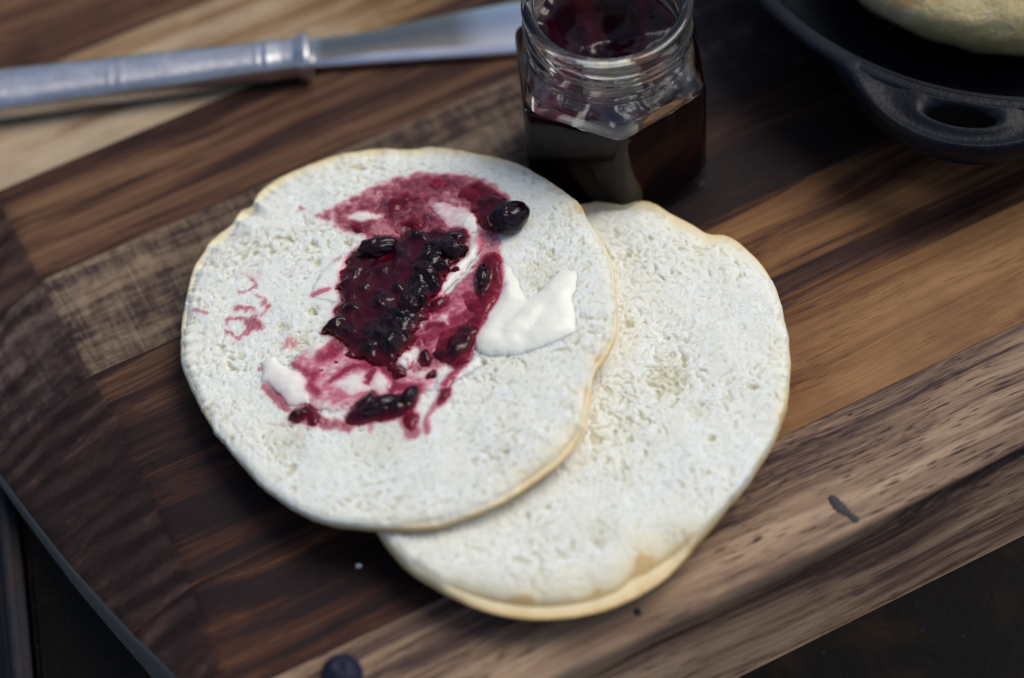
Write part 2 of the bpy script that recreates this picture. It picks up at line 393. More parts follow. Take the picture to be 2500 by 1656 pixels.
m_crust, t, b = newmat('pale_crust'); Bn = NB(t)
n1 = Bn.noise(Bn.coord((.07, .07, .07)), 1, 4, .6); n2 = Bn.noise(Bn.coord((.9, .9, .9)), 1, 3, .6)
c = Bn.ramp(Bn.attr('depth'), [(0, (.84, .85, .79)), (.32, (.81, .70, .44)), (.62, (.70, .47, .19)), (1, (.45, .24, .08))])
c = Bn.mix(c, (.82, .70, .44), Bn.ramp(n1, [(.5, 0.0), (.66, .35)]))
Bn.l(c, b.inputs['Base Color']); b.inputs['Roughness'].default_value = .6
b.inputs['Subsurface Weight'].default_value = .15; b.inputs['Subsurface Radius'].default_value = (1, .6, .3); b.inputs['Subsurface Scale'].default_value = .001
Bn.l(Bn.bump(n2, .3, .3), b.inputs['Normal'])

# ---- spreads on the upper slice, traced on its own plane ------------------------------
def c1(L): return [(700+x/3.136, 380+y/3.136) for x, y in L]
def c2(L): return [(500+x/3.135, 600+y/3.135) for x, y in L]
def c3(L): return [(620+x/4.227, 820+y/4.227) for x, y in L]
def c4(L): return [(1000+x/3.92, 500+y/3.92) for x, y in L]
def toA(L):
    return np.array([at_plane(x, y, *PA)[:2] for x, y in L])
RX0, RX1, RY0, RY1, RS = -80.0, 30.0, -66.0, 52.0, 0.22
gx = np.arange(RX0, RX1, RS); gy = np.arange(RY0, RY1, RS)
GX, GY = np.meshgrid(gx, gy)          # [iy, ix]
WX = GX + .9*fbm(GX*.35, GY*.35, 2, 51)+.35*fbm(GX*1.1, GY*1.1, 2, 52)
WY = GY + .9*fbm(GX*.35, GY*.35, 2, 61)+.35*fbm(GX*1.1, GY*1.1, 2, 62)
def sd_poly(L, warp=1.0, closed=True):
    """signed distance (mm), positive inside; only evaluated near the outline's box"""
    P = toA(L); out = np.full(GX.shape, -9.0)
    x0, y0 = P.min(0)-5; x1, y1 = P.max(0)+5
    ix = slice(max(int((x0-RX0)/RS), 0), int((x1-RX0)/RS)+1); iy = slice(max(int((y0-RY0)/RS), 0), int((y1-RY0)/RS)+1)
    X = (GX+(WX-GX)*warp)[iy, ix]; Y = (GY+(WY-GY)*warp)[iy, ix]
    d = np.full(X.shape, 1e9); ins = np.zeros(X.shape, bool); n = len(P)
    for k in range(n if closed else n-1):
        a = P[k]; b_ = P[(k+1) % n]; e = b_-a; ll = e@e+1e-9
        tt = np.clip(((X-a[0])*e[0]+(Y-a[1])*e[1])/ll, 0, 1)
        d = np.minimum(d, (X-a[0]-tt*e[0])**2+(Y-a[1]-tt*e[1])**2)
        if closed:
            cnd = (a[1] > Y) != (b_[1] > Y)
            with np.errstate(divide='ignore', invalid='ignore'):
                xx = (b_[0]-a[0])*(Y-a[1])/(b_[1]-a[1]+1e-12)+a[0]
            ins ^= cnd & (X < xx)
    d = np.sqrt(d)
    out[iy, ix] = np.where(ins, d, -d) if closed else -d
    return out
Z0 = np.zeros(GX.shape)
MIX = Z0.copy(); HB = Z0.copy(); HJ = Z0.copy()
stn = fbm(GX*.55, GY*.9, 4, 71)            # streaky smear noise
stn2 = fbm(GX*1.6, GY*1.6, 3, 75)
def stain(L, m, soft=1.2, noise=.6, warp=1.0, mode='max'):
    global MIX
    a = sstep(-soft, soft*.6, sd_poly(L, warp)); v = np.clip(m*(1+noise*stn+noise*.6*stn2), 0, 1)
    MIX = np.maximum(MIX, a*v) if mode == 'max' else MIX*(1-a)+a*np.clip(m*(1+noise*stn2), 0, 1)
def line(L, wpx, m, soft=.5, noise=.4, warp=.7, mode='max'):
    """a smear along a path; wpx = half width in mm"""
    global MIX
    a = sstep(-soft, soft, sd_poly(L, warp, False)+wpx); v = np.clip(m*(1+noise*stn2), 0, 1)
    MIX = np.maximum(MIX, a*v) if mode == 'max' else MIX*(1-a)+a*v
def butter(L, h, wd=1.6, m=None, noise=.25, warp=.6):
    global HB, MIX
    s = sd_poly(L, warp); a = np.clip(s/(wd*1.5), 0, 1); a = (a*(2-a))**.75
    HB = np.maximum(HB, a*h*(1+noise*fbm(GX*.13, GY*.17, 2, 81)))
    if m is not None:
        k = sstep(-.2, .5, s); MIX = MIX*(1-k)+k*np.clip(m*(1+1.5*stn+.5*stn2), 0, 1)
def jam(L, h, wd=1.2, warp=.5, noise=.25):
    global HJ
    s = sd_poly(L, warp); a = np.clip(s/(wd*1.35), 0, 1); a = (a*(2-a))**.8
    HJ = np.maximum(HJ, a*h*(1+noise*fbm(GX*.35, GY*.35, 3, 91)))
def dot(p, r, h, conv):
    global HJ
    q = toA(conv([p]))[0]; e_ = 1+.35*math.sin(p[0]*1.3+p[1]); an = p[0]*.7
    dx = GX+1.6*(WX-GX)*min(r/3, 1)-q[0]; dy = GY+1.6*(WY-GY)*min(r/3, 1)-q[1]
    d = np.hypot((dx*cos(an)+dy*sin(an))*e_, (-dx*sin(an)+dy*cos(an))/e_)/r
    HJ = np.maximum(HJ, np.where(d < 1, h*np.sqrt(np.clip(1-d*d, 0, 1)), 0))
# pale smears on the crumb
stain(c1([(230,450),(400,380),(600,270),(830,170),(1000,140),(1200,150),(1350,160),(1480,190),(1590,240),(1690,330),(1700,450),(1600,600),(1620,730),(1500,640),(1380,480),(1250,520),(1250,590),(1000,610),(850,650),(650,650),(560,590),(420,570),(330,500)]), .42, 1.6, 1.6)
stain(c1([(450,520),(520,400),(740,330),(840,290),(1080,300),(1080,420),(1250,560),(1000,600),(850,620),(640,600)]), .66, 1.0, 1.1)
stain(c1([(860,230),(1000,160),(1350,160),(1400,210),(1180,300),(900,280)]), .6, .8, .9)
stain(c1([(470,460),(600,425),(740,440),(730,480),(600,500),(480,490)]), .03, .5, .3, mode='mix')
stain(c1([(650,540),(760,500),(860,600),(800,640),(680,640)]), .33, .6, .3, mode='mix')
stain(c1([(80,390),(140,390),(140,420),(90,420)]), .4, .3, .4)
for pts, wd in [([(240,340),(290,365),(350,340),(385,300),(365,250)], .45), ([(400,385),(445,400),(448,460)], .4), ([(225,480),(290,470),(380,485)], .5), ([(440,525),(480,475)], .5),
                ([(165,600),(170,560),(205,535),(270,560),(330,600),(400,600),(440,590)], .5), ([(400,590),(385,530)], .4), ([(180,650),(200,690),(260,700),(300,670),(350,625)], .55), ([(350,570),(430,600)], .9)]:
    line(c2(pts), wd*1.1, .46, .5, .9, 1.3)
line(c2([(830,385),(960,335)]), .75, .40, .35, .4); line(c2([(1000,125),(1035,100)]), .5, .3, .4, .4); line(c2([(600,225),(680,190)]), .5, .2, .6, .6)
line(c2([(610,770),(640,715),(690,745)]), .8, .34, .6, .9); line(c2([(575,655),(620,690)]), .5, .2, .5, .6)
line([(470,757),(505,762)], .5, .42, .4, .3); line(c2([(190,760),(240,745)]), .4, .25, .4, .5); line(c2([(410,930),(420,945)]), .5, .5, .3, .3)
line(c2([(570,1380),(620,1345)]), .7, .2, .6, .6); line(c2([(690,1480),(760,1400)]), .9, .16, .9, .8)
line(c2([(230,230),(350,200),(390,240)]), 1.2, .12, .8, .6)
# butter
butter(c2([(800,380),(850,250),(960,130),(1080,40),(1120,60),(1080,180),(1040,290),(1020,440),(960,440),(840,410)]), .45, 1.5)
butter(c4([(880,540),(960,600),(1040,720),(1090,850),(1130,915),(1250,820),(1350,700),(1450,610),(1600,630),(1600,800),(1565,900),(1595,1100),(1585,1225),(1450,1295),(1250,1375),(1000,1440),(750,1440),(640,1400),(590,1320),(640,1180),(750,1010),(820,900),(860,760)]), 1.5, 2.6, .0, .35, .25)
butter(c4([(1050,980),(1350,880),(1360,1000),(1290,1150),(1180,1300),(1020,1380),(800,1380),(820,1200)]), 2.1, 3.0, None, .3)
butter(c4([(700,470),(900,500),(900,560),(890,760),(880,860),(780,1000),(770,1060),(660,1260),(560,1500),(380,1540),(120,1450),(40,1290),(150,1080),(200,920),(400,830),(560,650),(680,500)]), .5, 1.2, .30)
butter(c3([(380,250),(500,130),(640,80),(800,90),(900,150),(1100,230),(1250,300),(1400,370),(1560,380),(1750,400),(1900,430),(1850,560),(1700,600),(1450,640),(1250,700),(900,780),(650,780),(560,700),(480,480),(390,350)]), .55, 1.2, .20)
butter(c3([(60,270),(220,200),(330,330),(480,400),(570,480),(590,600),(570,700),(450,745),(350,720),(250,620),(130,480),(60,470),(70,350)]), 1.1, 1.6, .03)
butter(c3([(590,90),(700,70),(800,90),(760,200),(650,290),(580,200)]), .9, 1.2, .02)
butter(c3([(820,500),(1000,410),(1130,400),(1180,430),(1200,560),(1080,620),(900,580)]), 1.1, 1.3, .04)
butter(c3([(1210,440),(1270,370),(1370,370),(1440,450),(1430,560),(1310,600),(1200,560)]), 1.2, 1.2, .03)
butter(c3([(1900,430),(2050,330),(2200,280),(2330,120),(2360,300),(2200,400),(2050,480),(1950,600),(1880,570)]), .6, 1.0, .03)
butter(c1([(1395,600),(1470,600),(1500,640),(1505,700),(1470,780),(1400,850),(1330,950),(1250,1010),(1160,1110),(1110,1115),(1150,1040),(1190,980),(1230,900),(1270,860),(1360,790),(1390,700)]), 1.3, 1.2, .02)
butter(c4([(300,1060),(370,1070),(390,1150),(330,1200),(270,1170)]), 1.2, .8, .05)
butter(c1([(1110,340),(1200,360),(1380,380),(1420,460),(1470,490),(1480,560),(1400,640),(1350,600),(1250,560),(1120,440)]), .7, 1.0, .12, 1.2, 1.6)
butter(c1([(1340,490),(1430,460),(1475,500),(1475,570),(1390,630),(1340,560)]), 1.6, .9, .02, .9, 2)
butter(c3([(1470,260),(1520,190),(1640,220),(1670,300),(1600,340),(1500,320)]), 1.4, .9, .08, .6, 1.8)
# thin jam drawn through the butter
line(c3([(100,520),(200,610),(330,750)]), .95, .46, .3, .2); line(c3([(400,290),(470,340),(560,410)]), .8, .5, .4, .3)
line(c3([(640,400),(600,470),(580,540),(650,610)]), 1.2, .5, .7, .4); line(c3([(780,480),(900,410),(980,350),(1060,330),(1200,320)]), .8, .58, .5, .3)
line(c3([(1230,380),(1190,430),(1165,490)]), .7, .75, .3, .2); line(c3([(1280,300),(1420,410),(1460,520),(1420,620)]), .8, .7, .6, .3)
line(c3([(880,60),(820,150),(720,220)]), 2.2, .5, 1.0, .4); line(c3([(1000,240),(1150,260),(1250,330)]), .7, .45, .6, .3)
line(c3([(1450,530),(1700,560)]), 1.4, .5, .8, .3); line(c3([(1650,330),(1800,300),(1950,260)]), 1.4, .42, .9, .4)
line(c3([(2150,290),(2000,480),(1950,620),(1890,710)]), 1.0, .5, .5, .3); line(c3([(1870,720),(1790,830),(1780,1000)]), .7, .45, .5, .4)
line(c3([(600,880),(800,930),(1000,930)]), 1.4, .42, .8, .8); line(c3([(1550,850),(1640,1010)]), 1.8, .42, .9, .6); line(c3([(1190,900),(1200,990)]), .6, .35, .4, .4)
line(c3([(800,620),(1000,640),(1200,600)]), .6, .35, .5, .4); line(c3([(850,560),(1000,640)]), .4, .3, .4, .4); line(c3([(940,520),(960,600)]), .3, .14, .3, .4)
line(c4([(720,350),(770,480)]), 2.4, .3, .9, .3); line(c4([(560,880),(680,960),(560,1060),(420,1130)]), 1.4, .62, .8, .3)
line(c4([(170,1180),(240,1150),(300,1160)]), .8, .85, .3, .2); line(c4([(820,900),(880,780)]), 1.2, .22, .9, .5)
line(c4([(350,920),(300,960),(200,990)]), 1.2, .75, .5, .3); line(c4([(100,1300),(250,1260),(330,1200)]), 1.6, .5, .8, .4)
# jam, thick to thin
jam(c1([(560,690),(620,670),(700,630),(850,650),(960,600),(1100,560),(1250,560),(1370,560),(1390,640),(1370,720),(1340,790),(1240,850),(1230,920),(1190,1000),(1150,1060),(1110,1110),(1080,1180),(1070,1250),(1010,1300),(980,1380),(965,1440),(873,1510),(823,1580),(753,1620),(703,1620),(633,1570),(523,1540),(463,1460),(413,1410),(353,1390),(303,1330),(293,1280),(363,1250),(383,1170),(403,1110),(393,1000),(423,920),(473,780)]), 1.5, 1.6, 1.3)
jam(c1([(1180,620),(1370,640),(1330,790),(1230,850),(1210,960),(1130,1080),(1050,1250),(980,1330),(930,1500),(800,1600),(640,1560),(560,1440),(640,1300),(800,1150),(900,1000),(1000,850),(1080,720)]), 2.6, 3.0, 1.6, .35)
jam(c1([(660,600),(800,600),(860,650),(700,680),(600,700)]), .6, .9)
jam(c4([(820,455),(860,480),(890,540),(880,600),(890,760),(880,860),(780,990),(760,1060),(680,1180),(650,1260),(590,1350),(560,1500),(440,1560),(300,1510),(240,1400),(290,1250),(400,1180),(540,1130),(620,1050),(560,1010),(520,930),(640,900),(620,760),(640,640),(680,540),(740,470)]), .55, 1.2)
jam(c4([(350,1340),(430,1230),(560,1150),(670,1180),(640,1280),(570,1420),(450,1510),(320,1500)]), 1.7, 1.6)
jam(c4([(200,940),(330,900),(380,920),(330,980),(250,1050),(180,1020)]), .9, .9)
jam(c4([(640,620),(760,610),(790,700),(760,800),(700,920),(640,850),(620,740)]), 1.7, 1.4)
jam(c1([(1340,230),(1480,190),(1570,250),(1660,310),(1700,400),(1650,440),(1580,520),(1600,600),(1520,570),(1450,460),(1410,430),(1400,350),(1300,330)]), .5, 1.0)
jam(c1([(1410,420),(1480,370),(1520,320),(1620,310),(1690,390),(1690,430),(1600,470),(1580,560),(1500,560)]), 1.2, 1.3)
jam(c1([(750,400),(790,320),(880,290),(1060,305),(1080,345),(930,340),(860,420),(780,450)]), .5, .7, 1.2); jam(c1([(460,520),(610,540),(600,590),(520,590)]), .6, .7); jam(c1([(860,520),(940,470),(1060,470),(1040,560),(900,560)]), .6, .9, 1.3)
jam(c1([(1020,170),(1120,150),(1250,170),(1240,230),(1170,280),(1080,230)]), .35, .8, 1.3)
jam(c3([(930,900),(950,820),(1080,680),(1230,560),(1290,640),(1450,620),(1640,560),(1700,560),(1690,700),(1620,800),(1450,870),(1250,890),(1100,930),(980,920)]), 2.0, 2.2, .5, .3)
jam(c3([(380,830),(410,760),(500,740),(580,700),(640,780),(690,860),(630,940),(560,930),(540,860),(450,890)]), .9, 1.1)
jam(c3([(1520,880),(1600,780),(1700,820),(1660,960),(1620,980),(1560,950)]), .6, 1.0); jam(c3([(1890,660),(1960,540),(2040,530),(2030,600),(1950,700),(1890,730)]), .6, .8)
jam(c3([(950,20),(1700,0),(1640,100),(1500,200),(1420,330),(1320,330),(1200,280),(1060,200),(980,200)]), 1.2, 1.4)
for p, r, h, cv in [((1490,400),1.5,1.3,c3),((1830,400),1.35,1.6,c3),((1775,230),1.8,1.4,c3),((1940,220),1.8,1.2,c3),((440,820),1.7,1.9,c3),((1000,195),1.0,1.0,c3),((845,285),.5,.6,c3),((700,365),.45,.5,c3),((1430,340),1.2,1.2,c3),
                    ((380,1310),2.6,2.6,c1),((1270,760),2.9,3.6,c1),((1080,950),3.2,3.9,c1),((1190,890),1.6,2.9,c1),((980,1150),3.0,3.9,c1),((880,1260),2.6,3.8,c1),((1170,830),1.3,2.8,c1),((1120,720),2.4,3.1,c1),((1000,640),2.4,2.2,c1),((1310,640),1.7,2.4,c1),((780,1450),2.7,3.4,c1),((640,1500),2.4,2.8,c1),((600,1030),1.6,2.0,c1),((500,1200),2.2,2.4,c1),((540,930),2,2.0,c1),((1500,370),1.4,1.5,c1),((1640,380),1.5,1.6,c1),((1290,900),.8,1.9,c1),((700,1170),1.6,2.5,c1),((850,1040),1.7,2.8,c1),((1060,800),1.8,2.9,c1)]:
    dot(p, r, h, cv)
HJ0 = HJ.copy()
lump = fbm(GX*.24, GY*.24, 2, 101); fine = fbm(GX*.75, GY*.75, 2, 105)
HJ = np.where(HJ > 0, HJ*(1+.30*lump)+np.minimum(HJ, 1)*(.26*np.abs(lump)+.03*fine), 0)
HJ = np.clip(HJ, 0, None)
HJm = HJ > .06
def blur(A, r):
    for ax in (0, 1):
        for _ in range(2):
            c_ = np.cumsum(np.concatenate([np.repeat(np.take(A, [0], ax), r+1, ax), A, np.repeat(np.take(A, [-1], ax), r, ax)], ax), ax)
            A = (np.take(c_, np.arange(2*r+1, c_.shape[ax]), ax)-np.take(c_, np.arange(0, c_.shape[ax]-2*r-1), ax))/(2*r+1)
    return A
HJ = np.where(HJ > .06, .35*HJ+.65*blur(HJ, 2), HJ)
MIX = np.clip((MIX*.4+.35*blur(MIX, 3)+.25*blur(MIX, 7))*1.12, 0, 1)
HB = np.where(HB > .03, .3*HB+.7*blur(HB, 3), HB)
halo = np.clip(blur((HJ > .12).astype(float), 4)*1.5, 0, 1)*.55*(1+.5*stn2)*(1-.5*(HB > .8)*(HJ < .1))
MIX = np.maximum(MIX, np.where(HJ > .1, np.maximum(halo, .6), halo))
# keep smears from showing under the thick jam only through its colour
MIX = np.clip(MIX, 0, 1)
HB = HB*np.where(MIX > .3, 1-.25*(MIX-.3), 1)+np.where(HB > .05, .015*stn2+.12*fbm(GX*.22+GY*.1, GY*.30, 2, 111), 0)
def samp(Fd, x, y):
    fx = np.clip((x-RX0)/RS, 0, len(gx)-1.001); fy = np.clip((y-RY0)/RS, 0, len(gy)-1.001)
    i = fx.astype(int); j = fy.astype(int); a = fx-i; b_ = fy-j
    return Fd[j, i]*(1-a)*(1-b_)+Fd[j, i+1]*a*(1-b_)+Fd[j+1, i]*(1-a)*b_+Fd[j+1, i+1]*a*b_

def crumb_height(x0_, y0_, seed, pits):
    ca, sa = cos(.55+seed*.013), sin(.55+seed*.013); x = x0_*ca-y0_*sa+1.3*noise2(x0_*.21, y0_*.21, seed+80)+.5*noise2(x0_*.7, y0_*.7, seed+81); y = x0_*sa+y0_*ca+1.3*noise2(x0_*.21, y0_*.21, seed+82)+.5*noise2(x0_*.7, y0_*.7, seed+83)
    wx_ = x+.8*noise2(x*.5, y*.5, seed+70); wy_ = y+.8*noise2(x*.5, y*.5, seed+71)
    rid = (1-np.abs(noise2(wx_*.62, wy_*.62, seed+72)))*.5+(1-np.abs(noise2(wx_*1.3, wy_*1.3, seed+73)))*.3
    h = .16*(rid-.6)+.60*fbm(x*.06, y*.06, 3, seed)+.13*fbm(x*.30, y*.30, 3, seed+5)+.08*fbm(x*.95, y*.95, 2, seed+9)
    n = noise2(x*.50+.5*noise2(x*.9, y*.9, seed+30), y*.62, seed+21); n2 = noise2(x*.95, y*.85, seed+33); big = fbm(x*.05, y*.05, 2, seed+40); n3 = fbm(x*.27, y*.27, 3, seed+35)
    n4 = noise2(x*1.7, y*1.5, seed+37)
    p = sstep(.34, .82, n+.45*big)*.55+sstep(.26, .78, n2+.35*big)*.55+sstep(.35, .8, n4+.3*big)*.35+sstep(.48, .75, n3+.3*big)*.8
    for (qx, qy, r, dp) in pits:
        d = np.hypot(x0_-qx, y0_-qy)/r + .35*noise2(x*.8, y*.8, seed+50)
        p = p+dp*(1-sstep(.3, 1.15, d))*(.6+.9*np.clip(noise2(x*1.1, y*1.1, seed+51)+.35, 0, 1))
    return h-.66*p, np.clip(p*1.05, 0, 1)

def bun_half(name, face, outl, P, thick, bulge, seed, nA, nR, pits, floor, label, golds=()):
    Fp = np.array([at_plane(x, y, *P)[:2] for x, y in face]); c = Fp.mean(0)
    zf_c = float(zplane(P, *c))
    drop = bulge
    P2 = (P[0]-np.array([0, 0, drop]), P[1])
    Op = np.array([at_plane(x, y, *P2)[:2] for x, y in outl])
    if P is PB:          # the cut face rolls over towards the crust along its near side
        fo = np.array(face); oo = np.array(outl); cc = fo.mean(0); n_ = 400
        k = polar(fo, cc, n_)*.68+polar(oo, cc, n_)*.32; k = np.minimum(k, polar(oo, cc, n_)-2)
        a_ = np.linspace(-pi, pi, n_, endpoint=False)
        Fp = np.array([at_plane(cc[0]+k[i]*cos(a_[i]), cc[1]+k[i]*sin(a_[i]), *P)[:2] for i in range(n_)])
    Fp = smooth_closed(Fp, 0, 2); Op = smooth_closed(Op, 0, 2)
    phi = np.linspace(-pi, pi, nA, endpoint=False)
    rF = polar(Fp, c, nA); rO = polar(Op, c, nA)
    rag = .6*fbm(np.cos(phi)*9, np.sin(phi)*9, 3, seed)+.75*np.clip(fbm(np.cos(phi)*26, np.sin(phi)*26, 2, seed+2), -.2, 1)+.55*np.clip(fbm(np.cos(phi)*50, np.sin(phi)*50, 2, seed+2)-.1, 0, 1)
    rag = rag*(1-.75*sstep(.6, 2.5, rO-rF))*(.25+.75*sstep(-.45, .15, np.sin(phi)+(np.cos(phi) < -.6)*.5))
    rF = rF+rag
    rO = np.maximum(rO+.3*fbm(np.cos(phi)*6, np.sin(phi)*6, 2, seed), rF+.25)
    root = empty(name, (c[0], c[1], floor)); tag(root, label, 'bread', 'bun halves on the board')
    # crumb face
    s = np.concatenate([np.linspace(0.004, .9, nR-18), np.linspace(.905, 1, 18)])
    R = s[:, None]*rF[None, :]; X = c[0]+R*np.cos(phi); Y = c[1]+R*np.sin(phi)
    h, pore = crumb_height(X, Y, seed, pits)
    din = (rF[None, :]-R)
    rnd = -.7*np.clip(1-din/1.8, 0, 1)**2-(3.0*sstep(.3, 3.0, rO-rF))[None, :]*np.clip(1-din/9.0, 0, 1)**2.4
    fade = sstep(0, 1.2, din)
    Z = zplane(P, X, Y)+h*(.35+.65*fade)+rnd
    soft = 2.2+1.6*fbm(np.cos(phi)*3, np.sin(phi)*3, 2, seed+7)
    wd = np.clip((rO-rF)*2.0+soft, .9, 9)[None, :]
    gold = np.clip((.14+(rO-rF)*.55+.45*fbm(np.cos(phi)*5, np.sin(phi)*5, 3, seed+8))*(1-.65*sstep(-.1, .4, np.sin(phi))), .04, 1)
    for (qx, qy, wd_, am) in golds:
        gold = np.maximum(gold, am*np.exp(-((np.angle(np.exp(1j*(phi-math.atan2(qy-c[1], qx-c[0])))))/wd_)**2)*(1+.5*fbm(np.cos(phi)*7, np.sin(phi)*7, 3, seed+12)))
    for (qx, qy, wd_, am) in golds:
        if am > 1.1: wd = wd+4.5*np.exp(-((np.angle(np.exp(1j*(phi-math.atan2(qy-c[1], qx-c[0])))))/(wd_*.75))**2)[None, :]
    edge_ = np.clip(np.clip(1-din/wd, 0, 1)**(1.05 if P is PB else 1.3)*gold[None, :], 0, 1)
    pore = pore*fade*(1-edge_)
    stn_ = np.zeros_like(X)
    if name == 'bun_half' and seed == 200:
        stn_ = samp(MIX, X, Y)
        cover = samp(HB, X, Y)+samp(HJ, X, Y); h_ = sstep(.02, .25, cover)
        Z = Z-h_*.12; pore = pore*(1-np.clip(stn_*2, 0, 1))
    V = np.stack([X-c[0], Y-c[1], Z-floor], -1).reshape(-1, 3)
    cr = mesh('crumb', V, gridfaces(len(s), nA, True), m_crumb, root, attrs={'pore': pore, 'edge': edge_, 'stain': stn_})
    # crust: from the cut rim out and down to the underside
    prof = [(0, 0), (.25, .08), (.5, .22), (.78, .5), (.95, .78), (1, 1)]
    rows = []; dep = []
    Ztop = Z[-1]
    zO = zplane(P, c[0]+rO*np.cos(phi), c[1]+rO*np.sin(phi))-drop
    for a, d in prof:
        r = rF+(rO-rF)*a; z = Ztop+(zO-Ztop)*d; rows.append((r, z)); dep.append(.34*gold+.44*d**1.3)
    zbot = zO - (thick-drop)
    for a, d in [(.985, .25), (.95, .5), (.88, .72), (.74, .9), (.5, .98), (.02, 1.0)]:
        r = rO*a; z = zO+((zplane(P, c[0]+r*np.cos(phi), c[1]+r*np.sin(phi))-thick)-zO)*d
        rows.append((r, z)); dep.append(.34*gold+.44+.3*d)
    Rr = np.array([r for r, z in rows]); Zz = np.array([z for r, z in rows])
    Xc = Rr*np.cos(phi); Yc = Rr*np.sin(phi)
    wob = .25*fbm(Xc*.3, Yc*.3+Zz*.3, 3, seed+60); Zz[2:-1] += wob[2:-1]
    Zz = np.maximum(Zz, .15) if P is PB else Zz
    Vc = np.stack([Xc, Yc, Zz-floor], -1).reshape(-1, 3)
    mesh('crust', Vc, gridfaces(len(rows), nA, True), m_crust, root, attrs={'depth': np.array(dep)})
    return root, c
pitsB = [(*at(1630, 925, 13)[:2], 6.0, .75), (*at(1735, 1070, 13)[:2], 1.2, 1.1), (*at(1535, 790, 13)[:2], 1.8, .8), (*at(1607, 512, 13)[:2], 1.6, .9), (*at(1670, 870, 13)[:2], 1.2, .7), (*at(1395, 655, 13)[:2], 1.8, .8), (*at(1700, 1000, 13)[:2], 3.5, .35), (*at(1460, 1300, 13)[:2], 5, .3)]
def ap(x, y): return tuple(at_plane(x, y, *PA)[:2])
pitsA = [(*ap(765, 760), 1.7, 1.0), (*ap(772, 645), 1.5, .9), (*ap(1343, 615), 1.3, .9), (*ap(1310, 672), 6, .35), (*ap(850, 590), 1.6, .9), (*ap(690, 800), 2.2, .6), (*ap(735, 835), 3, .6), (*ap(1120, 880), 1.8, .8), (*ap(1030, 845), 2.5, .9), (*ap(455, 775), 2.5, .6), (*ap(930, 1080), 6, .3), (*ap(1250, 850), 4, .5), (*ap(690, 1090), 6, .3)]
halfB, cB = bun_half('bun_half', B_FACE, B_OUT, PB, 13.0, 3.9, 300, 640, 150, pitsB, 0, 'plain lower bun half at the right, its cut side bare and partly covered', [(*at(1580, 1380, 10)[:2], .42, 1.12), (*at(1880, 1000, 12)[:2], .25, .9), (*at(1300, 1460, 10)[:2], .7, 1.05)])
halfA, cA = bun_half('bun_half', A_FACE, A_OUT, PA, 11.0, 2.2, 200, 720, 210, pitsA, 0, 'upper bun half at the left, cut side up and spread with butter and jam', [(*ap(1410, 495), .07, 1.0), (*ap(1470, 880), .10, 1.0), (*ap(1505, 740), .15, .8)])

# ------------------------------------------------------------------ butter and jam meshes
hA, _ = crumb_height(GX, GY, 200, pitsA)
BASE = zplane(PA, GX, GY)+hA
flat = zplane(PA, GX, GY)+.55*fbm(GX*.07, GY*.07, 3, 200)
def field_mesh(name, mask, top, under, mat, parent, attrs):
    ys, xs = np.nonzero(mask)
    idx = -np.ones(mask.shape, int)
    keep = mask.copy()
    cell = mask[:-1, :-1] & mask[1:, :-1] & mask[:-1, 1:] & mask[1:, 1:]
    used = np.zeros(mask.shape, bool); used[:-1, :-1] |= cell; used[1:, :-1] |= cell; used[:-1, 1:] |= cell; used[1:, 1:] |= cell
    idx[used] = np.arange(used.sum())
    V = np.stack([GX[used], GY[used], top[used]], -1)
    j, i = np.nonzero(cell)
    F = np.stack([idx[j, i], idx[j, i+1], idx[j+1, i+1], idx[j+1, i]], -1)
    # close below: a duplicate layer lowered, joined along open borders
    n = len(V); Vb = V.copy(); Vb[:, 2] = under[used]
    Fb = F[:, ::-1]+n
    E = np.concatenate([F[:, [0, 1]], F[:, [1, 2]], F[:, [2, 3]], F[:, [3, 0]]])
    key = np.minimum(E[:, 0], E[:, 1]).astype(np.int64)*(n+1)+np.maximum(E[:, 0], E[:, 1])
    u, inv, cnt = np.unique(key, return_inverse=True, return_counts=True)
    bd = E[cnt[inv.ravel()] == 1]
    Fs = np.stack([bd[:, 1], bd[:, 0], bd[:, 0]+n, bd[:, 1]+n], -1)
    A = {k: np.concatenate([a[used], a[used]]) for k, a in attrs.items()}
    V2 = np.concatenate([V, Vb])
    return mesh(name, V2, np.concatenate([F, Fb, Fs]), mat, parent, attrs=A)
m_but, t, b = newmat('butter_with_jam'); Bn = NB(t)
mx = Bn.attr('mixed')
cb = Bn.ramp(mx, [(0, (.925, .915, .80)), (.10, (.84, .72, .70)), (.28, (.62, .21, .27)), (.5, (.33, .028, .07)), (.8, (.17, .012, .035)), (1, (.05, .003, .012))])
nb = Bn.noise(Bn.coord((.5, .5, .5)), 1, 4, .6)
Bn.l(cb, b.inputs['Base Color']); Bn.l(Bn.ramp(mx, [(0, .42), (.4, .2)]), b.inputs['Roughness'])
b.inputs['Subsurface Weight'].default_value = .5; b.inputs['Subsurface Radius'].default_value = (1.0, .8, .6); b.inputs['Subsurface Scale'].default_value = .0012
Bn.l(Bn.bump(nb, .35, .4), b.inputs['Normal'])
m_jam, t, b = newmat('berry_jam'); Bn = NB(t)
th = Bn.attr('thick'); nj = Bn.noise(Bn.coord((.45, .45, .45)), 1, 3, .6, .5); nj2 = Bn.noise(Bn.coord((1.1, 1.1, 1.1)), 1, 3, .55)
tj = Bn.math('MULTIPLY_ADD', nj, .5, Bn.math('ADD', th, -.25))
cj = Bn.ramp(tj, [(0.0, (.42, .07, .11)), (.06, (.27, .018, .045)), (.15, (.15, .005, .018)), (.28, (.070, .0022, .009)), (.58, (.017, .001, .005)), (1, (.004, .0008, .004))])
Bn.l(cj, b.inputs['Base Color']); b.inputs['Roughness'].default_value = .07; b.inputs['IOR'].default_value = 1.34
b.inputs['Coat Weight'].default_value = .06; b.inputs['Coat Roughness'].default_value = .03
